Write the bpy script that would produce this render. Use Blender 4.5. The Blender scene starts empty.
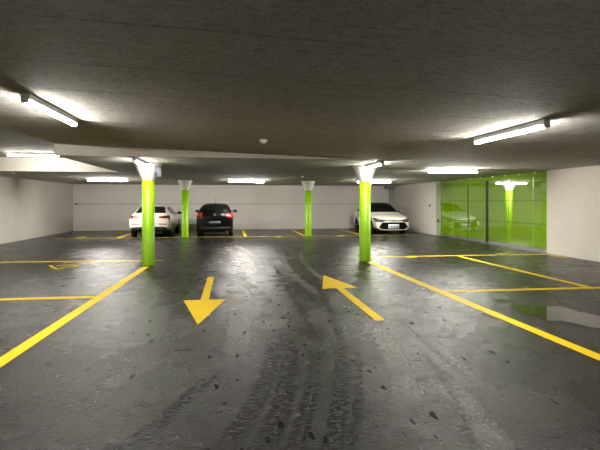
import bpy, bmesh, math, random
from mathutils import Vector, Matrix
from mathutils.bvhtree import BVHTree
random.seed(7)
PI = math.pi
SC = bpy.context.scene
COL = SC.collection

# ------------------------------------------------------------------ measurements
F_PX, EYE, HOR = 450.0, 1.55, 202.0
TH = math.atan(68.5 / F_PX)
CT, ST = math.cos(TH), math.sin(TH)
CEIL = 2.50          # main slab underside
RECESS = 2.93        # high ceiling over the left bays
XL, XR, YB, YN = -8.4, 9.5, 25.7, -7.0
SLAB_Y, BEAM_Y, X1 = 9.8, 15.0, -3.56
COLX = (-2.02, 3.48)


def ground(u, v):
    """floor point measured in the photograph"""
    zc = EYE * F_PX / (v - HOR)
    xc = (u - 300) / F_PX * zc
    return (xc * CT + zc * ST, -xc * ST + zc * CT)


# ------------------------------------------------------------------ materials
def mat(name, color=(.5, .5, .5), rough=.5, metal=0., spec=.5, coat=0., emit=None, estr=0., ior=1.5):
    m = bpy.data.materials.new(name)
    m.use_nodes = True
    if emit:
        m.cycles.emission_sampling = 'FRONT'
    b = m.node_tree.nodes['Principled BSDF']
    b.inputs['Base Color'].default_value = (*color, 1)
    b.inputs['Roughness'].default_value = rough
    b.inputs['Metallic'].default_value = metal
    b.inputs['IOR'].default_value = ior
    b.inputs['Specular IOR Level'].default_value = spec
    b.inputs['Coat Weight'].default_value = coat
    if emit:
        b.inputs['Emission Color'].default_value = (*emit, 1)
        b.inputs['Emission Strength'].default_value = estr
    return m


class NG:
    """small helper around a material's node tree"""
    def __init__(self, m):
        self.t = m.node_tree
        self.b = self.t.nodes['Principled BSDF']
        self.geo = self.t.nodes.new('ShaderNodeNewGeometry')

    def n(self, kind, **kw):
        nd = self.t.nodes.new(kind)
        for k, v in kw.items():
            setattr(nd, k, v)
        return nd

    def link(self, a, b):
        self.t.links.new(a, b)

    def put(self, sock, v):
        if isinstance(v, (int, float)):
            sock.default_value = v
        elif isinstance(v, (tuple, list)):
            sock.default_value = (*v, 1) if len(v) == 3 and sock.type == 'RGBA' else v
        else:
            self.link(v, sock)

    def math(self, op, a, b=None, c=None):
        nd = self.n('ShaderNodeMath', operation=op)
        self.put(nd.inputs[0], a)
        if b is not None:
            self.put(nd.inputs[1], b)
        if c is not None:
            self.put(nd.inputs[2], c)
        return nd.outputs[0]

    def smooth(self, v, lo, hi):
        nd = self.n('ShaderNodeMapRange', interpolation_type='SMOOTHSTEP')
        self.put(nd.inputs['Value'], v)
        nd.inputs['From Min'].default_value = lo
        nd.inputs['From Max'].default_value = hi
        return nd.outputs[0]

    def noise(self, scale, detail=4, rough=.55, vec=None, stretch=None):
        nd = self.n('ShaderNodeTexNoise')
        nd.inputs['Scale'].default_value = scale
        nd.inputs['Detail'].default_value = detail
        nd.inputs['Roughness'].default_value = rough
        v = vec or self.geo.outputs['Position']
        if stretch:
            mp = self.n('ShaderNodeMapping')
            mp.inputs['Scale'].default_value = stretch
            self.link(v, mp.inputs['Vector'])
            v = mp.outputs[0]
        self.link(v, nd.inputs['Vector'])
        return nd.outputs['Fac']

    def mix(self, fac, a, b):
        nd = self.n('ShaderNodeMix', data_type='RGBA')
        self.put(nd.inputs[0], fac)
        self.put(nd.inputs[6], a)
        self.put(nd.inputs[7], b)
        return nd.outputs[2]

    def fmix(self, fac, a, b):
        nd = self.n('ShaderNodeMix', data_type='FLOAT')
        self.put(nd.inputs[0], fac)
        self.put(nd.inputs[2], a)
        self.put(nd.inputs[3], b)
        return nd.outputs[0]

    def bump(self, height, strength=.3, dist=.01):
        nd = self.n('ShaderNodeBump')
        nd.inputs['Strength'].default_value = strength
        nd.inputs['Distance'].default_value = dist
        self.link(height, nd.inputs['Height'])
        self.link(nd.outputs[0], self.b.inputs['Normal'])


def circle3(p, q, r):
    ax, ay = p; bx, by = q; cx, cy = r
    d = 2 * (ax * (by - cy) + bx * (cy - ay) + cx * (ay - by))
    ux = ((ax * ax + ay * ay) * (by - cy) + (bx * bx + by * by) * (cy - ay) + (cx * cx + cy * cy) * (ay - by)) / d
    uy = ((ax * ax + ay * ay) * (cx - bx) + (bx * bx + by * by) * (ax - cx) + (cx * cx + cy * cy) * (bx - ax)) / d
    return ux, uy, math.hypot(ax - ux, ay - uy)


def floor_material():
    m = mat('coated_asphalt', (.04, .04, .038), .3)
    g = NG(m)
    sep = g.n('ShaderNodeSeparateXYZ')
    g.link(g.geo.outputs['Position'], sep.inputs[0])
    X, Y = sep.outputs[0], sep.outputs[1]
    big = g.noise(.45, 5, .6)
    mid = g.noise(2.2, 6, .65)
    fine = g.noise(80, 3, .6)
    grit = g.noise(34, 4, .7)
    streak = g.noise(1.0, 5, .6, stretch=(2.6, .35, 1))
    col = g.mix(g.smooth(big, .35, .68), (.009, .0088, .0082), (.022, .0212, .0194))
    col = g.mix(g.math('MULTIPLY', g.smooth(mid, .5, .72), .35), col, (.042, .039, .034))
    col = g.mix(g.math('MULTIPLY', g.smooth(streak, .5, .8), .5), col, (.009, .0088, .008))
    col = g.mix(g.math('MULTIPLY', g.smooth(g.noise(55, 3, .7), .5, .7), .5), col, (.055, .052, .046))

    def arc(pts, w, soft=.04):
        p = [ground(*a) for a in pts]
        cx, cy, r = circle3(*p)
        d = g.math('SQRT', g.math('ADD', g.math('POWER', g.math('SUBTRACT', X, cx), 2.0),
                                  g.math('POWER', g.math('SUBTRACT', Y, cy), 2.0)))
        dd = g.math('ABSOLUTE', g.math('SUBTRACT', d, r))
        band = g.math('SUBTRACT', 1.0, g.smooth(dd, w * .5 - soft * .5, w * .5 + soft))
        y0, y1 = min(a[1] for a in p), max(a[1] for a in p)
        x0, x1 = min(a[0] for a in p) - w, max(a[0] for a in p) + w
        fy = max(.12, (y1 - y0) * .16)
        lim = g.math('MULTIPLY', g.smooth(Y, y0 - fy, y0 + fy), g.math('SUBTRACT', 1.0, g.smooth(Y, y1 - fy, y1 + fy)))
        lim2 = g.math('MULTIPLY', g.smooth(X, x0 - .25, x0), g.math('SUBTRACT', 1.0, g.smooth(X, x1, x1 + .25)))
        return g.math('MULTIPLY', g.math('MULTIPLY', band, lim), lim2)

    scuff_noise = g.smooth(g.noise(26, 4, .75, stretch=(1.6, .6, 1)), .40, .62)
    light = None
    for pts, w in (([(229, 275), (246, 284), (263, 300)], .2),
                   ([(232, 298), (239, 318), (236, 348)], .24),
                   ([(369, 322), (391, 350), (406, 396)], .2),
                   ([(424, 341), (442, 357), (466, 385)], .28),
                   ([(236, 246), (250, 254), (262, 272)], .2),
                   ([(283, 254), (291, 272), (316, 292)], .12),
                   ([(301, 252), (309, 268), (338, 288)], .1),
                   ([(440, 380), (470, 408), (496, 446)], .2)):
        a = arc(pts, w)
        light = a if light is None else g.math('MAXIMUM', light, a)
    light = g.math('MULTIPLY', g.math('MULTIPLY', light, scuff_noise), g.smooth(mid, .34, .52))
    dark = None
    for pts, w in (([(272, 340), (264, 385), (222, 452)], .15),
                   ([(311, 350), (304, 405), (286, 455)], .05),
                   ([(318, 350), (313, 405), (299, 455)], .035),
                   ([(284, 330), (286, 385), (262, 455)], .16),
                   ([(356, 350), (358, 400), (348, 455)], .07),
                   ([(338, 340), (342, 390), (330, 455)], .14),
                   ([(214, 372), (172, 412), (120, 452)], .14),
                   ([(302, 262), (325, 300), (352, 372)], .1),
                   ([(270, 262), (296, 300), (318, 345)], .1),
                   ([(424, 352), (452, 395), (476, 452)], .05),
                   ([(398, 318), (420, 338), (470, 380)], .05)):
        a = arc(pts, w)
        dark = a if dark is None else g.math('MAXIMUM', dark, a)
    tread = g.smooth(g.noise(20, 4, .7, stretch=(.8, 1.6, 1)), .40, .55)
    dark = g.math('MULTIPLY', dark, tread)
    # drops
    vor = g.n('ShaderNodeTexVoronoi')
    vor.inputs['Scale'].default_value = 6.0
    mp = g.n('ShaderNodeMapping')
    mp.inputs['Scale'].default_value = (1.8, .65, 1)
    wob = g.n('ShaderNodeVectorMath', operation='ADD')
    nz = g.n('ShaderNodeTexNoise')
    nz.inputs['Scale'].default_value = 14
    g.link(g.geo.outputs['Position'], nz.inputs['Vector'])
    sc = g.n('ShaderNodeVectorMath', operation='SCALE')
    sc.inputs['Scale'].default_value = .06
    g.link(nz.outputs['Color'], sc.inputs[0])
    g.link(g.geo.outputs['Position'], wob.inputs[0])
    g.link(sc.outputs[0], wob.inputs[1])
    g.link(wob.outputs[0], mp.inputs['Vector'])
    g.link(mp.outputs[0], vor.inputs['Vector'])
    sepc = g.n('ShaderNodeSeparateColor')
    g.link(vor.outputs['Color'], sepc.inputs[0])
    rad = g.math('MULTIPLY', g.smooth(sepc.outputs[0], .45, 1.0), .25)
    drop = g.math('SUBTRACT', 1.0, g.smooth(g.math('SUBTRACT', vor.outputs['Distance'], rad), -.015, .012))
    drop = g.math('MULTIPLY', drop, g.math('GREATER_THAN', sepc.outputs[0], .6))
    zone = g.math('MULTIPLY', g.math('SUBTRACT', 1.0, g.smooth(g.math('ABSOLUTE', g.math('SUBTRACT', X, 1.0)), 1.5, 2.9)),
                  g.math('SUBTRACT', 1.0, g.smooth(Y, 5.5, 8.5)))
    drop = g.math('MULTIPLY', drop, zone)
    dark = g.math('MAXIMUM', g.math('MULTIPLY', dark, .6), drop)
    lane_shade = g.math('SUBTRACT', 1.0, g.smooth(g.math('ABSOLUTE', g.math('SUBTRACT', g.math('ADD', X, g.math('MULTIPLY', big, .8)), .85)), .15, .95))  # dim reflections of the middle floor painted in as a soft dark band
    lane_shade = g.math('MULTIPLY', lane_shade, g.math('SUBTRACT', 1.0, g.smooth(Y, 5.0, 10.0)))
    dark = g.math('MINIMUM', 1.0, g.math('ADD', dark, g.math('MULTIPLY', lane_shade, .28)))
    col = g.mix(g.math('MULTIPLY', light, .8), col, (.34, .32, .28))
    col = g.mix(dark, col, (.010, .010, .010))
    g.link(col, g.b.inputs['Base Color'])
    ro = g.fmix(g.smooth(mid, .3, .7), .21, .30)
    ro = g.fmix(light, ro, .6)
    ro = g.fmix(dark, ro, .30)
    g.link(ro, g.b.inputs['Roughness'])
    hgt = g.math('ADD', g.math('MULTIPLY', fine, .5), g.math('MULTIPLY', grit, .9))
    hgt = g.math('ADD', hgt, g.math('MULTIPLY', mid, .12))
    g.bump(hgt, 1.0, .0075)
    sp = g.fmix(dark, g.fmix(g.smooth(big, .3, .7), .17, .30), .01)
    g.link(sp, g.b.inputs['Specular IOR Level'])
    g.b.inputs['Specular IOR Level'].default_value = .30
    g.b.inputs['IOR'].default_value = 1.33
    return m


def ceiling_material():
    m = mat('raw_concrete', (.30, .28, .24), .85, spec=.25)
    g = NG(m)
    sep = g.n('ShaderNodeSeparateXYZ')
    g.link(g.geo.outputs['Position'], sep.inputs[0])
    wav = g.noise(.8, 2)
    yy = g.math('ADD', g.math('MULTIPLY', sep.outputs[1], 1.04), g.math('MULTIPLY', wav, .06))
    fr = g.math('ABSOLUTE', g.math('SUBTRACT', g.math('FRACT', yy), .5))
    seam = g.math('MULTIPLY', g.smooth(fr, .478, .492), g.smooth(g.noise(1.1, 3), .35, .55))
    big = g.noise(.7, 4, .6)
    fib = g.noise(15, 6, .75, stretch=(.6, 1.5, 1))
    fine = g.noise(42, 5, .8)
    col = g.mix(g.smooth(big, .3, .7), (.60, .585, .535), (.70, .68, .62))
    col = g.mix(g.math('MULTIPLY', g.smooth(fib, .46, .66), .75), col, (.33, .32, .29))
    col = g.mix(g.math('MULTIPLY', g.smooth(fine, .45, .65), .65), col, (.29, .28, .255))
    col = g.mix(g.math('MULTIPLY', seam, .4), col, (.15, .14, .12))
    chip = g.n('ShaderNodeTexVoronoi')
    chip.inputs['Scale'].default_value = 1.5
    g.link(g.geo.outputs['Position'], chip.inputs['Vector'])
    spk = g.math('LESS_THAN', chip.outputs['Distance'], .028)
    col = g.mix(g.math('MULTIPLY', spk, .6), col, (.72, .69, .62))
    g.link(col, g.b.inputs['Base Color'])
    h = g.math('ADD', g.math('MULTIPLY', fib, 1.0), g.math('MULTIPLY', fine, .9))
    h = g.math('SUBTRACT', h, g.math('MULTIPLY', seam, .8))
    g.bump(h, 1.0, .03)
    return m


def plaster(name, c1, c2, joint_z=None):
    m = mat(name, c1, .75, spec=.3)
    g = NG(m)
    col = g.mix(g.smooth(g.noise(.8, 5, .6), .3, .7), c1, c2)
    if joint_z is not None:
        sep = g.n('ShaderNodeSeparateXYZ')
        g.link(g.geo.outputs['Position'], sep.inputs[0])
        d = g.math('ABSOLUTE', g.math('SUBTRACT', sep.outputs[2], joint_z))
        ln = g.math('SUBTRACT', 1.0, g.smooth(d, .012, .03))
        col = g.mix(g.math('MULTIPLY', ln, .55), col, (.2, .19, .17))
    g.link(col, g.b.inputs['Base Color'])
    g.bump(g.noise(30, 4, .6), .15, .004)
    return m


def noisy(name, c1, c2, rough, scale=6, lo=.4, hi=.65, bump=0, **kw):
    m = mat(name, c1, rough, **kw)
    g = NG(m)
    col = g.mix(g.smooth(g.noise(scale, 5, .65), lo, hi), c1, c2)
    g.link(col, g.b.inputs['Base Color'])
    if bump:
        g.bump(g.noise(scale * 6, 3), bump, .003)
    return m


M = {}
M['floor'] = floor_material()
M['ceiling'] = ceiling_material()
M['wall'] = plaster('white_wall_paint', (.56, .525, .475), (.61, .575, .525))
M['wall_back'] = plaster('white_block_wall', (.66, .63, .585), (.70, .67, .62), 1.44)
M['fascia'] = plaster('pale_concrete_face', (.60, .57, .51), (.70, .67, .61))
M['yellow'] = noisy('yellow_marking_paint', (.78, .54, .004), (.66, .45, .005), .6, 5, .55, .8, .1, spec=.12)
M['yellow_worn'] = noisy('worn_yellow_marking_paint', (.62, .48, .05), (.27, .21, .05), .6, 3, .45, .7, spec=.12)
M['lime'] = noisy('lime_green_paint', (.27, .54, .0), (.245, .50, .0), .42, 2)
M['capital'] = plaster('white_column_head_paint', (.68, .66, .62), (.74, .72, .68))
M['tube'] = mat('glowing_diffuser', (.9, .9, .9), .5, emit=(1.0, .955, .875), estr=416)
M['tube_near'] = mat('glowing_near_diffuser', (.9, .9, .9), .5, emit=(1.0, .955, .875), estr=168)
M['tube_short'] = mat('glowing_short_diffuser', (.9, .9, .9), .5, emit=(1.0, .955, .875), estr=128)
M['lamp_white'] = mat('white_lamp_housing', (.72, .72, .70), .45)
M['grey_plastic'] = mat('grey_plastic', (.20, .22, .25), .5)
M['pipe_grey'] = mat('light_grey_pipe', (.36, .36, .35), .5)
M['box_blue'] = mat('blue_grey_box', (.07, .085, .12), .5)
M['shaded_plate'] = mat('shaded_number_plate', (.05, .075, .09), .5)  # unlit plate: shade painted into the base colour
M['dark_plastic'] = mat('dark_plastic', (.006, .006, .0065), .5)
M['steel'] = noisy('brushed_steel', (.50, .50, .48), (.38, .38, .37), .35, 12, metal=.8)
M['gate_green'] = noisy('green_glazed_panel', (.175, .325, .002), (.16, .30, .002), .03, .6, ior=2.5, spec=.5)
M['gate_rail'] = mat('green_frame_behind_glaze', (.10, .21, .003), .05, ior=2.4)
M['gate_pale'] = mat('pale_green_aluminium', (.33, .42, .26), .35)
M['gate_edge'] = mat('light_green_panel_edge', (.24, .42, .06), .2)
M['gap'] = mat('black_rubber_seal', (.006, .006, .006), .7)
M['puddle'] = mat('rain_water_film', (.022, .021, .018), .015, spec=.6, ior=1.4)
M['white_paint'] = mat('warm_white_car_paint', (.86, .83, .75), .28, coat=1.)
M['black_paint'] = mat('black_car_paint', (.0006, .0006, .0007), .25, coat=.25, spec=.35)
M['glass'] = mat('dark_car_glass', (.003, .0033, .0036), .06, spec=.5)
M['tyre'] = mat('black_tyre_rubber', (.005, .005, .005), .8)
M['alloy'] = mat('silver_alloy', (.42, .42, .42), .3, metal=.9)
M['red_lamp'] = mat('red_lamp_lens', (.42, .008, .008), .15, coat=1.)
M['dark_red_lamp'] = mat('smoked_red_lamp_lens', (.10, .008, .008), .15, coat=1.)
M['clear_lamp'] = mat('clear_headlamp_lens', (.06, .06, .058), .1, coat=1.)
M['chrome'] = mat('chrome', (.7, .7, .7), .15, metal=1.)
M['plate'] = mat('pale_number_plate', (.62, .68, .72), .4)
M['plate_ink'] = mat('number_plate_ink', (.16, .19, .24), .5)
M['grille'] = mat('black_grille_mesh', (.002, .002, .002), .8, spec=.1)
M['clock_white'] = mat('white_plastic', (.78, .77, .73), .45)


# ------------------------------------------------------------------ mesh helpers
def new_obj(name, bm, m, parent=None, smooth=False, loc=None, bevel=0):
    if bevel:
        bmesh.ops.bevel(bm, geom=list(bm.edges), offset=bevel, segments=2, affect='EDGES', profile=.6)
    bmesh.ops.recalc_face_normals(bm, faces=bm.faces)
    me = bpy.data.meshes.new(name)
    bm.to_mesh(me)
    bm.free()
    me.materials.append(m)
    if smooth:
        for p in me.polygons:
            p.use_smooth = True
    o = bpy.data.objects.new(name, me)
    COL.objects.link(o)
    if parent:
        o.parent = parent
    if loc:
        o.location = loc
    return o


def box(bm, x0, x1, y0, y1, z0, z1):
    v = [bm.verts.new(p) for p in ((x0, y0, z0), (x1, y0, z0), (x1, y1, z0), (x0, y1, z0),
                                   (x0, y0, z1), (x1, y0, z1), (x1, y1, z1), (x0, y1, z1))]
    for f in ((0, 3, 2, 1), (4, 5, 6, 7), (0, 1, 5, 4), (1, 2, 6, 5), (2, 3, 7, 6), (3, 0, 4, 7)):
        bm.faces.new([v[i] for i in f])
    return v


def boxm(*a):
    bm = bmesh.new()
    box(bm, *a)
    return bm


def lathe(prof, n=32, axis='Z'):
    """prof: (radius, height) pairs"""
    bm = bmesh.new()
    rings = []
    for r, z in prof:
        ring = []
        for i in range(n):
            a = 2 * PI * i / n
            p = (r * math.cos(a), r * math.sin(a), z)
            if axis == 'X':
                p = (z, r * math.cos(a), r * math.sin(a))
            elif axis == 'Y':
                p = (r * math.cos(a), z, r * math.sin(a))
            ring.append(bm.verts.new(p))
        rings.append(ring)
    for a, b in zip(rings, rings[1:]):
        for i in range(n):
            bm.faces.new((a[i], a[(i + 1) % n], b[(i + 1) % n], b[i]))
    bm.faces.new(rings[0])
    bm.faces.new(rings[-1])
    return bm


def prism(pts, z0, z1):
    bm = bmesh.new()
    lo = [bm.verts.new((x, y, z0)) for x, y in pts]
    hi = [bm.verts.new((x, y, z1)) for x, y in pts]
    bm.faces.new(lo[::-1])
    bm.faces.new(hi)
    n = len(pts)
    for i in range(n):
        bm.faces.new((lo[i], lo[(i + 1) % n], hi[(i + 1) % n], hi[i]))
    return bm


def tag(o, label=None, cat=None, group=None, kind=None):
    if label:
        o['label'] = label
    if cat:
        o['category'] = cat
    if group:
        o['group'] = group
    if kind:
        o['kind'] = kind
    return o


def empty(name, loc, label, cat, group=None, rz=0):
    o = bpy.data.objects.new(name, None)
    o.empty_display_size = .2
    COL.objects.link(o)
    o.location = loc
    o.rotation_euler = (0, 0, rz)
    return tag(o, label, cat, group)


def dup(root, loc, label, group=None, rz=None):
    r = root.copy()
    COL.objects.link(r)
    r.location = loc
    if rz is not None:
        r.rotation_euler = (0, 0, rz)
    r['label'] = label
    if group:
        r['group'] = group
    for ch in list(root.children):
        c = ch.copy()
        COL.objects.link(c)
        c.parent = r
        for gch in ch.children:
            d = gch.copy()
            COL.objects.link(d)
            d.parent = c
    return r


def struct(name, bm, m):
    return tag(new_obj(name, bm, m), kind='structure')


# ------------------------------------------------------------------ room shell
struct('floor', boxm(XL - .3, XR + .9, YN - .3, YB + .3, -.25, 0), M['floor'])
struct('wall_left', boxm(XL - .3, XL, YN, YB, 0, RECESS + .1), M['wall'])
struct('wall_back', boxm(XL - .3, XR + .9, YB, YB + .3, 0, CEIL + .1), M['wall_back'])
struct('wall_near', boxm(XL - .3, XR + .9, YN - .3, YN, 0, RECESS + .3), M['wall'])
GATE0, GATE1 = 12.30, 19.86
bm = boxm(XR - .10, XR + .3, YN, GATE0, 0, CEIL + .02)
struct('wall_right', bm, M['wall'])
bm = boxm(XR - .02, XR + .3, GATE1 + .42, YB, 0, CEIL + .02)
struct('wall_right_rear', bm, M['wall'])
struct('wall_behind_gate', boxm(XR + .5, XR + .8, GATE0 - .2, GATE1 + .6, 0, CEIL + .02), M['wall'])
# main slab: low ceiling beyond SLAB_Y (with the recess over the left bays)
struct('ceiling', prism([(X1, SLAB_Y), (XR + .9, SLAB_Y), (XR + .9, YB + .3), (XL - .3, YB + .3), (XL - .3, BEAM_Y), (X1, BEAM_Y)],
                        CEIL, RECESS + .3), M['ceiling'])
struct('ceiling_recess', boxm(XL - .3, X1, YN - .3, BEAM_Y, RECESS, RECESS + .3), M['ceiling'])
# near slab, dipping gently to the right until it meets the low slab
bm = bmesh.new()
XM = 3.2
za = 2.735
sec = [(X1, za), (XM, CEIL + .001), (XR + .9, CEIL + .001), (XR + .9, 3.2), (X1, 3.2)]
a = [bm.verts.new((x, YN - .3, z)) for x, z in sec]
b = [bm.verts.new((x, SLAB_Y, z)) for x, z in sec]
bm.faces.new(a)
bm.faces.new(b[::-1])
for i in range(5):
    j = (i + 1) % 5
    bm.faces.new((a[i], b[i], b[j], a[j]))
struct('ceiling_near', bm, M['ceiling'])
# painted faces of the level changes
bm = bmesh.new()
v = [bm.verts.new(p) for p in ((X1, SLAB_Y - .012, CEIL), (XM, SLAB_Y - .012, CEIL - .0005), (X1, SLAB_Y - .012, za - .001),
                               (X1, SLAB_Y, CEIL), (XM, SLAB_Y, CEIL - .0005), (X1, SLAB_Y, za - .001))]
for f in ((0, 1, 2), (3, 5, 4), (0, 3, 4, 1), (1, 4, 5, 2), (2, 5, 3, 0)):
    bm.faces.new([v[i] for i in f])
struct('trim_1', bm, M['fascia'])
bm = boxm(XL, X1 - .001, BEAM_Y - .012, BEAM_Y, CEIL, RECESS)
struct('trim_2', bm, M['fascia'])


def near_ceil(x):
    return za + (CEIL - za) * min(1, (x - X1) / (XM - X1))


# ------------------------------------------------------------------ columns
def make_column(x, y, label):
    t = empty('concrete_column', (x, y, 0), label, 'column', 'lime green columns with flared white heads')
    new_obj('shaft', lathe([(.148, 0), (.148, .02), (.148, 2.08)], 40), M['lime'], t, True)
    hd = new_obj('flared_head', lathe([(.157, 2.08), (.16, 2.10), (.30, 2.44), (.315, 2.47), (.315, CEIL + .004)], 40), M['capital'], t, True)
    return t


for o_y, names in ((11.48, ('lime green column with flared white head, front left, where the long yellow aisle line ends',
                            'lime green column with flared white head, front right, hiding part of the front-facing white car')),
                   (20.35, ('slim-looking lime green column far back between the white and the black cars seen from behind',
                            'slim-looking lime green column far back in the middle, standing alone before the empty bays'))):
    for cx, lb in zip(COLX, names):
        make_column(cx, o_y, lb)
make_column(5.98, 19.62, 'lime green column hidden behind the front right column, showing only as a reflection in the gate')
cols = [o for o in COL.objects if o.name.startswith('concrete_column')]
new_obj('badge', boxm(-.03, .03, -.170, -.150, 1.32, 1.40), M['clock_white'], cols[3])['label'] = 'small white badge on the shaft'

# grey box on the left front column head
jb = empty('junction_box', (COLX[0] + .265, 11.36, 2.16), 'small blue-grey box on the side of the front left column head', 'box')
new_obj('housing', boxm(-.04, .05, -.07, .07, 0, .22), M['box_blue'], jb, bevel=.012)
new_obj('mount', boxm(-.10, -.04, -.02, .02, .10, .16), M['dark_plastic'], jb)

# ------------------------------------------------------------------ lamps
def make_lamp(loc, along_y, label, length=1.5, glow='tube'):
    t = empty('ceiling_light', loc, label, 'lamp', 'fluorescent batten lights', PI / 2 if along_y else 0)
    L = length / 2
    new_obj('housing', boxm(-L + .01, L - .01, -.045, .045, -.06, 0), M['lamp_white'], t, bevel=.004)
    bm = bmesh.new()
    n = 8
    rings = []
    for x in (-L + .03, L - .03):
        rings.append([bm.verts.new((x, .034 * math.cos(PI * i / n), -.060 - .0375 * math.sin(PI * i / n))) for i in range(n + 1)])
    for i in range(n):
        bm.faces.new((rings[0][i], rings[0][i + 1], rings[1][i + 1], rings[1][i]))
    bm.faces.new(rings[0]); bm.faces.new(rings[1])
    bm.faces.new((rings[0][0], rings[0][n], rings[1][n], rings[1][0]))
    new_obj('diffuser', bm, M[glow], t, True)
    for s in (-1, 1):
        new_obj('end_cap', boxm(*(sorted((s * (L - .028), s * L))), -.038, .038, -.100, -.03), M['lamp_white'], t, bevel=.008)
    return t


LZ = CEIL
lamp = make_lamp((-2.13, 5.82, near_ceil(-2.13)), True, 'bright tube light on the sloping near ceiling at the upper left', 1.52, 'tube_near')
LG = 'fluorescent batten lights'
dup(lamp, (3.57, 5.42, near_ceil(3.52)), 'bright tube light on the near ceiling at the upper right', LG)
short = make_lamp((-2.05, 10.6, LZ), True, 'short-looking tube light touching the front left column head', 1.2, 'tube_short')
dup(short, (3.45, 10.6, LZ), 'short-looking tube light touching the front right column head', LG)
cross = make_lamp((-5.47, 13.6, RECESS), False, 'tube light in the raised ceiling recess at the far left, before the pale beam', 1.4, 'tube_near')
far = make_lamp((6.38, 12.32, LZ), False, 'crosswise tube light before the top of the green gate', 1.55, 'tube')
dup(far, (-4.98, 19.3, LZ), 'crosswise far tube light left of the white car seen from behind', LG, 0)
dup(far, (.64, 19.6, LZ), 'crosswise far tube light in the middle, above and right of the black car', LG, 0)
dup(far, (6.2, 19.12, LZ), 'crosswise far tube light above the front-facing white car', LG, 0)

dup(lamp, (-2.1, .95, near_ceil(-2.1)), 'added tube light on the near ceiling, out of view behind the camera at the left', LG)  # lamps added out of view, continuing the rows, to brighten foreground and walls
dup(lamp, (3.5, .75, near_ceil(3.5)), 'added tube light on the near ceiling, out of view beside the camera at the right', LG)
dup(far, (-5.6, 5.2, RECESS), 'added crosswise tube light in the raised recess outside the picture on the left', LG, 0)

# ceiling detectors
def detector(x, y, z, label, r=.06):
    t = empty('smoke_detector', (x, y, z), label, 'smoke detector', 'ceiling detectors')
    new_obj('base', lathe([(r * 1.15, 0), (r * 1.15, -.018)], 24), M['clock_white'], t, True)
    new_obj('sensor_head', lathe([(r, -.018), (r * .95, -.03), (r * .6, -.06), (r * .3, -.066)], 24), M['clock_white'], t, True)


detector(.53, 7.55, near_ceil(.53), 'small white detector under the near ceiling in the middle of the picture')
detector(2.55, 16.2, CEIL, 'tiny white detector above the far middle column', .05)
detector(-6.9, 15.6, CEIL, 'tiny white detector under the far left ceiling behind the pale beam', .05)

# ------------------------------------------------------------------ floor markings
TH_P = .004


def strip(name, p, q, w, label, m='yellow', group='yellow bay lines', cat='floor line'):
    d = Vector((q[0] - p[0], q[1] - p[1]))
    n = Vector((-d.y, d.x)).normalized() * (w / 2)
    pts = [(p[0] + n.x, p[1] + n.y), (p[0] - n.x, p[1] - n.y), (q[0] - n.x, q[1] - n.y), (q[0] + n.x, q[1] + n.y)]
    cx, cy = (p[0] + q[0]) / 2, (p[1] + q[1]) / 2
    o = new_obj(name, prism([(x - cx, y - cy) for x, y in pts], 0.0003, TH_P), M[m], loc=(cx, cy, 0))
    return tag(o, label, cat, group)


strip('aisle_line', (-2.30, 1.5), (-2.02, 11.2), .15, 'long yellow aisle line on the left running to the front left column')
strip('aisle_line', (3.66, 1.5), (3.51, 11.2), .15, 'long yellow aisle line on the right running to the front right column')
strip('bay_line', (XL, 7.9), (-2.21, 7.76), .14, 'nearer crosswise yellow line on the left, meeting the aisle line')
strip('bay_line', (XL, 12.75), (-1.78, 12.35), .13, 'crosswise yellow line on the left just behind the front left column')
strip('bay_line', (3.66, 7.33), (XR - .12, 7.12), .14, 'nearer crosswise yellow line on the right between aisle line and white wall')
strip('bay_line', (3.75, 12.2), (XR - .35, 12.1), .12, 'farther crosswise yellow line on the right, in front of the green gate')
strip('bay_line', (6.42, 12.03), (6.42, 7.28), .13, 'slanting-looking yellow divider between the two right-hand bays')
strip('bay_line', (XR - .28, 12.15), (XR - .28, 11.25), .12, 'short worn yellow stub beside the corner of the right wall', 'yellow_worn')
YL = 20.3
strip('bay_front_line', (XL + 1.0, YL), (XR - .6, YL - .12), .09, 'thin pale yellow line along the front of the whole rear row of bays', 'yellow_worn')
for x, lb in ((-4.85, 'yellow bay divider left of the white car seen from behind'),
              (-2.07, 'yellow bay divider between the white and the black rear-facing cars'),
              (.62, 'bold yellow bay divider just right of the black car'),
              (3.30, 'yellow bay divider behind the far middle column'),
              (6.05, 'yellow bay divider left of the front-facing white car')):
    strip('bay_divider', (x, YL + .08), (x, 24.9), .14, lb)

ARROW = [(-.065, 0), (.065, 0), (.065, 2.22), (.325, 2.22), (0, 3.68), (-.325, 2.22), (-.065, 2.22)]
ar = new_obj('direction_arrow', prism(ARROW, .0003, TH_P), M['yellow'], loc=(-.42, 9.49, 0))
ar.rotation_euler = (0, 0, PI)
tag(ar, 'yellow floor arrow on the left pointing towards the camera', 'floor arrow', 'yellow floor arrows')
ar2 = ar.copy()
COL.objects.link(ar2)
ar2.location = (1.925, 5.66, 0)
ar2.rotation_euler = (0, 0, 0)
tag(ar2, 'yellow floor arrow on the right pointing away towards the rear wall', 'floor arrow', 'yellow floor arrows')


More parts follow.
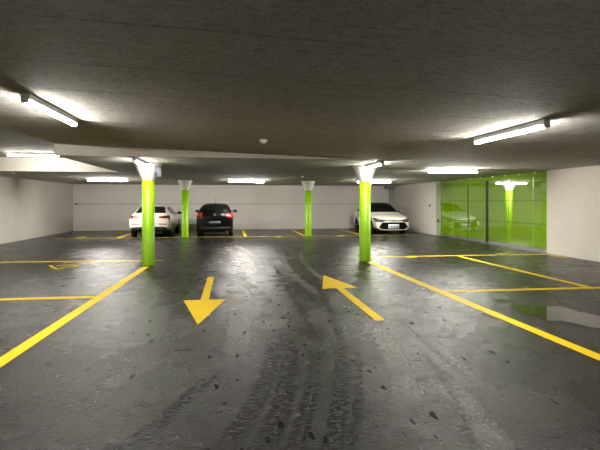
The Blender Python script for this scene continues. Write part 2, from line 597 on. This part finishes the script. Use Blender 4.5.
def ribbon(bm, pts, w):
    for p, q in zip(pts, pts[1:]):
        d = Vector((q[0] - p[0], q[1] - p[1]))
        if d.length < 1e-4:
            continue
        e = d.normalized() * (w * .3)
        n = Vector((-d.y, d.x)).normalized() * (w / 2)
        c = [(p[0] - e.x + n.x, p[1] - e.y + n.y), (p[0] - e.x - n.x, p[1] - e.y - n.y),
             (q[0] + e.x - n.x, q[1] + e.y - n.y), (q[0] + e.x + n.x, q[1] + e.y + n.y)]
        lo = [bm.verts.new((x, y, .0002)) for x, y in c]
        hi = [bm.verts.new((x, y, .002)) for x, y in c]
        bm.faces.new(lo[::-1]); bm.faces.new(hi)
        for i in range(4):
            bm.faces.new((lo[i], lo[(i + 1) % 4], hi[(i + 1) % 4], hi[i]))


def marking(digits, w, label, m='yellow'):
    pts = [ground(*p) for d in digits for st_ in d for p in st_]
    cx = sum(p[0] for p in pts) / len(pts)
    cy = sum(p[1] for p in pts) / len(pts)
    t = empty('bay_number', (cx, cy, TH_P), label, 'bay number', 'painted bay numbers')
    for d in digits:
        bm = bmesh.new()
        for st_ in d:
            ribbon(bm, [(ground(*p)[0] - cx, ground(*p)[1] - cy) for p in st_], w)
        new_obj('digit', bm, M[m], t)
    return t


marking([[[(50.5, 265.6), (51.8, 267), (54.5, 268), (57.5, 269.3), (61, 268.9), (63.5, 267.6), (76, 267), (77, 266.3), (75, 265.2), (64, 265.2), (57, 266.2)]],
         [[(65, 262.6), (68.5, 261.3), (71.5, 262.1), (73, 262.4), (76, 261.3), (79.5, 261.4)]]], .085,
        'large yellow bay number lying sideways beside the front left column')
for pts2, w_, lb in (([[(406, 257.2), (409, 257.9), (411, 258.3), (409, 256.9)], [(412.5, 257.2), (414.5, 258.4), (415.5, 257)]], .09,
                      'small yellow bay number on the line nearest the front right column'),
                     ([[(497, 254.4), (499, 255.3), (501, 254.1), (498.5, 253.8)], [(503, 253.9), (505, 255), (505.8, 253.8)]], .09,
                      'small yellow bay number before the green gate'),
                     ([[(79, 237.3), (81, 236.9), (82, 237.7)], [(84, 236.9), (86, 237.4), (84, 237.7)]], .12,
                      'tiny yellow bay number on the rear row at the far left'),
                     ([[(275.5, 236.9), (277.5, 236.4), (278.5, 237.1)], [(280, 236.3), (281.8, 236.9), (280, 237.1)]], .12,
                      'tiny yellow bay number on the rear row left of the far middle column'),
                     ([[(337, 236.1), (339, 235.6), (340.5, 236.3)], [(342, 235.5), (343.5, 236.1), (342, 236.3)]], .12,
                      'tiny yellow bay number on the rear row right of the far middle column')):
    marking([[d] for d in pts2], w_, lb, 'yellow_worn')

# rain puddle
def blob(pts, wob, n):
    """smooth closed outline through the points"""
    out = []
    k = len(pts)
    for i in range(k):
        p0, p1, p2, p3 = (Vector(pts[(i + d) % k]) for d in (-1, 0, 1, 2))
        for s in range(n):
            t = s / n
            q = .5 * (2 * p1 + (p2 - p0) * t + (2 * p0 - 5 * p1 + 4 * p2 - p3) * t * t + (3 * p1 - p0 - 3 * p2 + p3) * t ** 3)
            out.append((q.x + random.uniform(-wob, wob), q.y + random.uniform(-wob, wob)))
    return out


def puddle(px, label):
    pts = blob([ground(*p) for p in px], .012, 7)
    cx = sum(p[0] for p in pts) / len(pts)
    cy = sum(p[1] for p in pts) / len(pts)
    o = new_obj('puddle', prism([(x - cx, y - cy) for x, y in pts], .0003, .003), M['puddle'], loc=(cx, cy, 0))
    return tag(o, label, 'puddle', 'rain puddles')


puddle([(509, 306), (524, 305), (541, 306.5), (560, 307), (580, 312), (608, 319), (622, 326), (604, 329), (580, 325), (562, 321),
        (546, 321), (538, 316), (524, 314), (517, 310)], 'shallow puddle reflecting the green gate beside the right aisle line')
puddle([(493, 300.3), (499, 299.3), (509, 299.6), (518, 300.8), (509, 301.4), (500, 301.3)],
       'small wet patch just behind the larger puddle on the right')

# ------------------------------------------------------------------ green gate
gate = empty('sliding_gate', (XR, (GATE0 + GATE1) / 2, 0), 'tall glossy lime green sliding gate of glazed panels in the right wall', 'gate')
gy = gate.location.y


def gbox(name, y0, y1, z0, z1, x0, x1, m, parent=gate, bevel=0):
    return new_obj(name, boxm(x0, x1, y0 - gy, y1 - gy, z0, z1), M[m], parent, bevel=bevel)


def gate_panel(y0, y1, studs):
    p = gbox('gate_panel', y0, y1, .10, 2.40, 0, .04, 'gate_green')
    for z in (.86, 1.60):
        gbox('cross_rail', y0 + .04, y1 - .04, z - .022, z + .022, -.003, .02, 'gate_rail', p)
    for s in studs:
        gbox('upright', s - .025, s + .025, .14, 2.34, -.003, .02, 'gate_edge', p)
    gbox('bottom_channel', y0, y1, .04, .11, -.012, .05, 'steel', p)
    return p


gate_panel(12.32, 15.57, (14.35, 13.05))
gate_panel(15.76, 17.00, (16.93,))
gate_panel(17.08, 19.40, (18.25, 19.30))
for a_, b_ in ((15.57, 15.76), (17.00, 17.08)):
    gbox('seal_gap', a_, b_, .06, 2.38, .015, .05, 'gap')
gbox('header', 12.31, 19.44, 2.36, CEIL - .004, -.02, .10, 'gate_green')
gbox('floor_track', 12.31, 19.40, .0005, .035, -.05, .09, 'steel')
gbox('gate_post', 19.44, 19.84, 0.0005, CEIL - .004, -.01, .10, 'gate_pale')
gbox('lock_box', 19.60, 19.72, .62, .74, -.04, -.01, 'dark_plastic')
for i in range(9):
    y = 12.9 + i * .78
    gbox('bracket', y - .05, y + .05, CEIL - .05, CEIL - .003, -.06, -.02, 'gate_pale')

door = tag(new_obj('door_1', boxm(-.025, .06, -.215, .215, .0005, CEIL - .003), M['wall'], loc=(XR, 20.07, 0)), kind='structure')
ks = empty('key_switch', (XR - .02, 20.55, 1.38), 'small dark key switch on the white wall left of the gate', 'switch')
new_obj('plate', boxm(-.03, 0, -.06, .06, -.07, .07), M['grey_plastic'], ks, bevel=.006)
new_obj('barrel', lathe([(.026, -.045), (.026, -.03)], 16, 'X'), M['dark_plastic'], ks, True)

# pipe and box in the far right corner, little box in the far left corner
dp = empty('drain_pipe', (XR - .22, YB - .14, 0), 'grey vertical pipe in the far right corner behind the white car', 'pipe')
new_obj('pipe', lathe([(.075, .0005), (.075, CEIL - .002)], 24), M['pipe_grey'], dp, True)
for z in (.7, 1.9):
    new_obj('clamp', lathe([(.085, z), (.085, z + .05)], 24), M['steel'], dp, True)
new_obj('conduit_box', boxm(-.38, .12, -.34, -.06, CEIL - .19, CEIL), M['grey_plastic'], dp, bevel=.01)
so = empty('wall_socket', (XL + .17, YB - .001, 1.41), 'tiny dark socket box at the left end of the rear wall joint', 'socket')
new_obj('housing', boxm(-.06, .06, -.05, 0, 0, .09), M['dark_plastic'], so, bevel=.006)
new_obj('cover', boxm(-.045, .045, -.058, -.05, .012, .078), M['grey_plastic'], so)


# ------------------------------------------------------------------ cars
def lerp_poly(pts, t):
    seg = [math.dist(p, q) for p, q in zip(pts, pts[1:])]
    s = t * sum(seg)
    for (p, q), l in zip(zip(pts, pts[1:]), seg):
        if s <= l + 1e-9:
            k = s / l if l else 0
            return tuple(a + (b - a) * k for a, b in zip(p, q))
        s -= l
    return pts[-1]


class Car:
    """stations: (y, z_low, z_belt, z_top, w_low, w_belt, w_top); y = 0 is the end facing the camera"""
    def __init__(self, name, loc, label, stations, paint, wheels, wr=.31, body_name='body'):
        self.root = empty(name, loc, label, 'car')
        self.paint = paint
        bm = bmesh.new()
        rings = []
        for (y, zl, zb, zt, wl, wb, wt) in stations:
            half = [(0, zl), (wl * .75, zl), (wl, zl + .07), (wb * .985, zl + (zb - zl) * .45), (wb, zl + (zb - zl) * .78),
                    (wb * .965, zb), (wb * .5 + wt * .47, zb * .48 + zt * .52), (wt, zt - .075 * min(1, (zt - zb) / .2)),
                    (wt * .80, zt - .012), (0, zt)]
            ring = [bm.verts.new((x, y, z)) for x, z in half]
            ring += [bm.verts.new((-x, y, z)) for x, z in half[-2:0:-1]]
            rings.append(ring)
        n = len(rings[0])
        for a, b in zip(rings, rings[1:]):
            for i in range(n):
                bm.faces.new((a[i], a[(i + 1) % n], b[(i + 1) % n], b[i]))
        h = n // 2
        for ring in (rings[0], rings[-1]):
            for i in range(h):
                q = [ring[i], ring[i + 1], ring[(n - i - 1) % n], ring[(n - i) % n]]
                q2 = []
                for v_ in q:
                    if v_ not in q2:
                        q2.append(v_)
                if len(q2) >= 3:
                    try:
                        bm.faces.new(q2)
                    except ValueError:
                        pass
        body = new_obj(body_name, bm, paint, None, True)
        sub = body.modifiers.new('s', 'SUBSURF')
        sub.levels = sub.render_levels = 3
        cut_bm = bmesh.new()
        for wy in wheels:
            for s in (-1, 1):
                x0 = s * .52
                c = bmesh.ops.create_cone(cut_bm, cap_ends=True, segments=40, radius1=wr + .05, radius2=wr + .05, depth=.9,
                                          matrix=Matrix.Translation((s * .97, wy, wr)) @ Matrix.Rotation(PI / 2, 4, 'Y'))
        cut = new_obj('cut', cut_bm, paint)
        bo = body.modifiers.new('b', 'BOOLEAN')
        bo.object = cut
        bo.operation = 'DIFFERENCE'
        bo.solver = 'EXACT'
        dg = bpy.context.evaluated_depsgraph_get()
        sub_only = bo.show_viewport
        me = bpy.data.meshes.new_from_object(body.evaluated_get(dg))
        body.modifiers.clear()
        body.data = me
        bpy.data.objects.remove(cut)
        for p in me.polygons:
            p.use_smooth = True
        if not me.materials:
            me.materials.append(paint)
        body.parent = self.root
        self.body = body
        self.bvh = BVHTree.FromPolygons([v_.co.copy() for v_ in me.vertices], [tuple(p.vertices) for p in me.polygons])
        self.wr = wr
        self.W = max(s_[5] for s_ in stations)
        for wy in wheels:
            for s in (-1, 1):
                self.wheel(wy, s)
        # dark underside between the wheels
        y0, y1 = stations[0][0] + .25, stations[-1][0] - .25
        new_obj('underbody', boxm(-.50, .50, y0, y1, .15, .34), M['dark_plastic'], self.root)

    def wheel(self, wy, s):
        r = self.wr
        x = s * (self.W - .125)
        prof = [(r * .6, -.10), (r * .93, -.105), (r, -.075), (r, .075), (r * .93, .105), (r * .66, .10), (r * .64, .06)]
        w = new_obj('wheel', lathe(prof, 36, 'X'), M['tyre'], self.root, True)
        w.location = (x, wy, r)
        bm = lathe([(r * .63, .055), (r * .66, .09), (r * .62, .098), (r * .58, .062)], 36, 'X')
        for k in range(5):
            a = 2 * PI * k / 5 + .3
            b2 = bmesh.ops.create_cube(bm, size=1, matrix=Matrix.Rotation(a, 4, 'X') @ Matrix.Translation((.085, 0, r * .33)) @ Matrix.Diagonal((.02, .055, r * .6, 1)))
        bmesh.ops.create_cone(bm, cap_ends=True, segments=20, radius1=.05, radius2=.04, depth=.03,
                              matrix=Matrix.Translation((.095, 0, 0)) @ Matrix.Rotation(PI / 2, 4, 'Y'))
        rim = new_obj('rim', bm, M['alloy'], w, False)
        if s < 0:
            rim.scale = (-1, 1, 1)
        return w

    def panel(self, name, bottom, top, m, axis='Y', side=1, nu=18, nv=8, off=.006, parent=None, label=None):
        """a sheet laid on the body, outline seen from the end (x,z) or from the side (y,z) or from above (x,y)"""
        bm = bmesh.new()
        grid = []
        for i in range(nu + 1):
            lo, hi = lerp_poly(bottom, i / nu), lerp_poly(top, i / nu)
            row = []
            for j in range(nv + 1):
                a = lo[0] + (hi[0] - lo[0]) * j / nv
                b = lo[1] + (hi[1] - lo[1]) * j / nv
                if axis == 'Y':
                    o_, d = Vector((a, -3, b)), Vector((0, 1, 0))
                elif axis == 'X':
                    o_, d = Vector((side * 4, a, b)), Vector((-side, 0, 0))
                else:
                    o_, d = Vector((a, b, 4)), Vector((0, 0, -1))
                hit = self.bvh.ray_cast(o_, d)
                if hit[0] is None:
                    row.append(None)
                    continue
                nrm = hit[1]
                if nrm.dot(d) > 0:
                    nrm = -nrm
                p = hit[0]
                row.append((p + nrm * off, p - nrm * .004 + d * .002))
            grid.append(row)
        vt = [[bm.verts.new(c[0]) if c else None for c in r] for r in grid]
        vb = [[bm.verts.new(c[1]) if c else None for c in r] for r in grid]
        ok = lambda q: all(q)
        cnt = {}
        for i in range(nu):
            for j in range(nv):
                k = [(i, j), (i + 1, j), (i + 1, j + 1), (i, j + 1)]
                q = [vt[a][b] for a, b in k]
                if ok(q):
                    bm.faces.new(q)
                    bm.faces.new([vb[a][b] for a, b in k][::-1])
                    for e in zip(k, k[1:] + k[:1]):
                        cnt.setdefault(tuple(sorted(e)), []).append(e)
        for e, lst in cnt.items():
            if len(lst) == 1:
                (a, b), (c, d_) = lst[0]
                bm.faces.new((vt[a][b], vb[a][b], vb[c][d_], vt[c][d_]))
        bmesh.ops.delete(bm, geom=[v_ for v_ in bm.verts if not v_.link_faces], context='VERTS')
        o = new_obj(name, bm, m, parent or self.root, True)
        if label:
            o['label'] = label
        return o

    def mirror(self, y, z, paint, sx=.0):
        for s in (-1, 1):
            bm = bmesh.new()
            bmesh.ops.create_uvsphere(bm, u_segments=16, v_segments=10, radius=1,
                                      matrix=Matrix.Translation((s * (self.W + .085), y, z)) @ Matrix.Diagonal((.105, .06, .075, 1)))
            b2 = bmesh.new()
            o = new_obj('door_mirror', bm, paint, self.root, True)
            new_obj('mirror_arm', boxm(*sorted((s * (self.W - .10), s * (self.W + .04))), y - .02, y + .03, z - .06, z - .02), M['dark_plastic'], o)

    def flip(self, pts):
        return [(-x, z) for x, z in pts]


def both(c, name, bot, top, m, **kw):
    for s in (1, -1):
        c.panel(name, [(s * x, z) for x, z in bot], [(s * x, z) for x, z in top], m, **kw)


def plate(c, x0, x1, z0, z1, label, lines, off=.014, m='plate'):
    p = c.panel('number_plate', [(x0, z0), (x1, z0)], [(x0, z1), (x1, z1)], M[m], nu=6, nv=3, off=off, label=label)
    w = (x1 - x0) / (lines + 1)
    for k in range(lines):
        xa = x0 + w * (k + .65)
        c.panel('plate_character', [(xa, z0 + (z1 - z0) * .25), (xa + w * .55, z0 + (z1 - z0) * .25)],
                [(xa, z0 + (z1 - z0) * .72), (xa + w * .55, z0 + (z1 - z0) * .72)], M['plate_ink'], nu=2, nv=2, off=off + .004, parent=p)
    return p


# --- white coupe-like hatchback, rear towards us
st = [(0.00, .36, .78, .88, .72, .76, .58), (.05, .28, .83, .955, .80, .85, .66), (.16, .24, .88, 1.02, .83, .885, .68),
      (.45, .22, .93, 1.17, .85, .90, .62), (.80, .20, .96, 1.35, .86, .915, .575), (1.15, .20, .97, 1.435, .86, .915, .57),
      (1.8, .20, .96, 1.465, .86, .905, .57), (2.4, .20, .95, 1.43, .86, .90, .57), (2.85, .20, .94, 1.28, .86, .90, .57),
      (3.3, .20, .92, 1.03, .86, .90, .66), (3.9, .21, .85, .93, .85, .88, .66), (4.25, .24, .74, .80, .80, .83, .62),
      (4.36, .32, .64, .68, .68, .72, .5)]
c1 = Car('white_car', (-3.56, 20.45, 0), 'white car seen from behind, partly hidden by the front left green column', st, M['white_paint'], (.86, 3.42), .33)
c1.panel('rear_window', [(-.66, 1.06), (.66, 1.06)], [(-.52, 1.345), (.52, 1.345)], M['glass'], nu=20, nv=8)
both(c1, 'tail_light', [(.40, .865), (.62, .825), (.86, .82)], [(.40, .90), (.62, .94), (.84, .95)], M['dark_red_lamp'], nu=12, nv=5, off=.008)
both(c1, 'lamp_strip', [(.52, .86), (.82, .845)], [(.52, .885), (.82, .875)], M['red_lamp'], nu=8, nv=2, off=.013)
c1.panel('rear_bumper_skirt', [(-.76, .285), (-.4, .27), (.4, .27), (.76, .285)], [(-.83, .42), (-.55, .47), (.55, .47), (.83, .42)], M['dark_plastic'], nu=20, nv=5, off=.012)
both(c1, 'reflector', [(.42, .565), (.74, .555)], [(.42, .60), (.74, .595)], M['red_lamp'], nu=6, nv=2, off=.008)
both(c1, 'exhaust_tip', [(.38, .33), (.60, .33)], [(.38, .38), (.60, .38)], M['dark_plastic'], nu=4, nv=2, off=.02)
plate(c1, -.26, .26, .60, .71, 'pale rear number plate', 6)
c1.panel('badge', [(-.05, .93), (.05, .93)], [(-.05, 1.0), (.05, 1.0)], M['chrome'], nu=4, nv=3, off=.012)
for s in (1, -1):
    c1.panel('side_window', [(.75, 1.02), (1.75, .99)], [(1.05, 1.28), (1.75, 1.345)], M['glass'], 'X', s)
    c1.panel('side_window', [(1.82, .99), (2.85, .985)], [(1.82, 1.345), (2.52, 1.28)], M['glass'], 'X', s)
    c1.panel('sill_trim', [(1.25, .23), (3.0, .23)], [(1.25, .33), (3.0, .33)], M['dark_plastic'], 'X', s)
    new_obj('roof_rail', boxm(*sorted((s * .50, s * .535)), 1.0, 2.4, 1.40, 1.475), M['chrome'], c1.root, bevel=.01)
c1.mirror(2.62, 1.02, M['dark_plastic'])

# --- small black hatchback, rear towards us
st = [(0.00, .36, .80, .92, .70, .74, .58), (.06, .26, .88, 1.02, .77, .80, .66), (.16, .22, .95, 1.15, .79, .82, .64),
      (.32, .20, 1.0, 1.36, .80, .83, .60), (.50, .20, 1.0, 1.455, .80, .83, .58), (.9, .20, .99, 1.50, .80, .83, .57),
      (1.6, .20, .98, 1.505, .80, .83, .57), (2.1, .20, .97, 1.46, .80, .83, .57), (2.5, .20, .96, 1.28, .80, .83, .57),
      (2.85, .20, .95, 1.06, .80, .83, .62), (3.3, .21, .88, .97, .79, .81, .60), (3.52, .25, .76, .84, .72, .75, .55), (3.6, .33, .66, .72, .6, .64, .45)]
c2 = Car('black_car', (-.74, 20.42, 0), 'small black hatchback seen from behind beside the far left column', st, M['black_paint'], (.55, 2.95), .30)
c2.panel('rear_window', [(-.60, 1.14), (.60, 1.14)], [(-.50, 1.42), (.50, 1.42)], M['glass'], nu=18, nv=8)
both(c2, 'tail_light', [(.56, .84), (.79, .84)], [(.56, 1.05), (.76, 1.07)], M['red_lamp'], nu=10, nv=8, off=.010)
both(c2, 'tail_light_inset', [(.60, .875), (.72, .875)], [(.60, .92), (.72, .92)], M['dark_red_lamp'], nu=4, nv=3, off=.015)  # smoked red inset on each tail light
c2.panel('badge', [(-.05, .93), (.05, .93)], [(-.05, 1.02), (.05, 1.02)], M['chrome'], nu=6, nv=4, off=.012)
c2.panel('model_lettering', [(.24, .955), (.36, .955)], [(.24, .985), (.36, .985)], M['chrome'], nu=6, nv=2, off=.01)
plate(c2, -.26, .26, .58, .69, 'rear number plate with its shade painted in', 6, m='shaded_plate')
c2.panel('rear_bumper_skirt', [(-.66, .28), (.66, .28)], [(-.72, .42), (.72, .42)], M['dark_plastic'], nu=14, nv=4, off=.012)
new_obj('rear_wiper', boxm(-.02, .34, -.0, .012, .0, .018), M['dark_plastic'], c2.root).location = (0, .115, 1.15)
for s in (1, -1):
    c2.panel('side_window', [(.62, 1.06), (1.45, 1.03)], [(.72, 1.36), (1.45, 1.40)], M['glass'], 'X', s)
    c2.panel('side_window', [(1.52, 1.03), (2.45, 1.01)], [(1.52, 1.40), (2.15, 1.35)], M['glass'], 'X', s)
c2.mirror(2.25, 1.10, M['dark_plastic'])
an = new_obj('antenna', lathe([(.012, 0), (.009, .02), (.005, .28)], 10), M['dark_plastic'], c2.root, True)
an.location = (0, .72, 1.475)
an.rotation_euler = (-.25, 0, 0)

# --- white hatchback, front towards us
st = [(0.00, .24, .60, .68, .62, .70, .48), (.05, .20, .66, .745, .76, .80, .60), (.20, .19, .73, .81, .82, .865, .66),
      (.55, .20, .82, .90, .85, .89, .68), (1.0, .20, .90, .99, .86, .895, .68), (1.25, .20, .94, 1.06, .86, .895, .66),
      (1.7, .20, .97, 1.33, .86, .895, .63), (2.05, .20, .98, 1.51, .86, .895, .61), (2.6, .20, .98, 1.545, .86, .895, .60),
      (3.2, .20, .97, 1.50, .86, .895, .57), (3.75, .20, .97, 1.33, .86, .895, .57), (4.08, .22, .95, 1.08, .84, .875, .60),
      (4.22, .26, .88, .96, .80, .83, .6), (4.30, .36, .80, .86, .70, .74, .5)]
c3 = Car('white_car', (7.67, 20.6, 0), 'white hatchback facing the camera in the rear right bay, behind the front right column', st, M['white_paint'], (.88, 3.45), .33)
c3.panel('windscreen', [(-.78, 1.04), (0, 1.05), (.78, 1.04)], [(-.60, 1.455), (0, 1.49), (.60, 1.455)], M['glass'], nu=22, nv=10)
c3.panel('roof_panel', [(-.60, 1.92), (.60, 1.92)], [(-.58, 3.6), (.58, 3.6)], M['glass'], 'Z', nu=12, nv=12, label='black roof panel')
both(c3, 'headlight', [(.42, .65), (.62, .60), (.85, .635)], [(.42, .69), (.62, .725), (.87, .785)], M['clear_lamp'], nu=14, nv=6, off=.010)
both(c3, 'lamp_surround', [(.40, .63), (.62, .578), (.85, .61)], [(.40, .66), (.62, .602), (.85, .635)], M['dark_plastic'], nu=12, nv=2, off=.011)
c3.panel('upper_grille_strip', [(-.42, .635), (.42, .635)], [(-.44, .675), (.44, .675)], M['dark_plastic'], nu=14, nv=3, off=.012)
c3.panel('badge', [(-.065, .63), (.065, .63)], [(-.065, .70), (.065, .70)], M['chrome'], nu=6, nv=4, off=.02)
gr = c3.panel('lower_grille', [(-.76, .30), (-.60, .245), (.60, .245), (.76, .30)], [(-.58, .56), (-.54, .58), (.54, .58), (.58, .56)], M['grille'], nu=24, nv=8, off=.010)
both(c3, 'bumper_blade', [(.56, .215), (.68, .255), (.80, .36)], [(.54, .245), (.65, .285), (.76, .38)], M['white_paint'], nu=8, nv=3, off=.03)
both(c3, 'fog_light', [(.64, .33), (.73, .34)], [(.62, .39), (.71, .41)], M['clear_lamp'], nu=4, nv=3, off=.016)
c3.panel('lower_lip', [(-.66, .196), (.66, .196)], [(-.68, .235), (.68, .235)], M['white_paint'], nu=14, nv=2, off=.022)
plate(c3, -.27, .27, .275, .485, 'pale blue-white front number plate', 6, .03)
for s in (1, -1):
    c3.panel('side_window', [(1.60, 1.02), (2.45, 1.02)], [(2.0, 1.32), (2.45, 1.36)], M['glass'], 'X', s)
    c3.panel('side_window', [(2.52, 1.02), (3.55, 1.05)], [(2.52, 1.36), (3.45, 1.28)], M['glass'], 'X', s)
    c3.panel('sill_trim', [(1.3, .22), (3.0, .22)], [(1.3, .31), (3.0, .31)], M['dark_plastic'], 'X', s)
c3.mirror(1.55, 1.08, M['grey_plastic'])

# ------------------------------------------------------------------ world, camera, view
w = bpy.data.worlds.new('dark')
SC.world = w
w.use_nodes = True
w.node_tree.nodes['Background'].inputs[0].default_value = (.5, .5, .5, 1)
w.node_tree.nodes['Background'].inputs[1].default_value = .0

cam = bpy.data.cameras.new('camera')
cam.sensor_width = 36
cam.lens = 36 * F_PX / 600
cam.shift_y = -(225 - HOR) / 600
cam.clip_end = 200
co = bpy.data.objects.new('camera', cam)
COL.objects.link(co)
co.location = (0, 0, EYE)
co.rotation_euler = (PI / 2, 0, -TH)
SC.camera = co

vs = SC.view_settings
vs.view_transform = 'Standard'
vs.look = 'None'
vs.gamma = 1
vs.use_curve_mapping = False
vs.exposure = 0.5
SC.cycles.use_denoising = True
SC.cycles.max_bounces = 8
SC.cycles.caustics_reflective = False
SC.cycles.caustics_refractive = False
SC.cycles.sample_clamp_indirect = 6
SC.cycles.light_sampling_threshold = 0.0
SC.cycles.blur_glossy = .6
SC.cycles.diffuse_bounces = 5
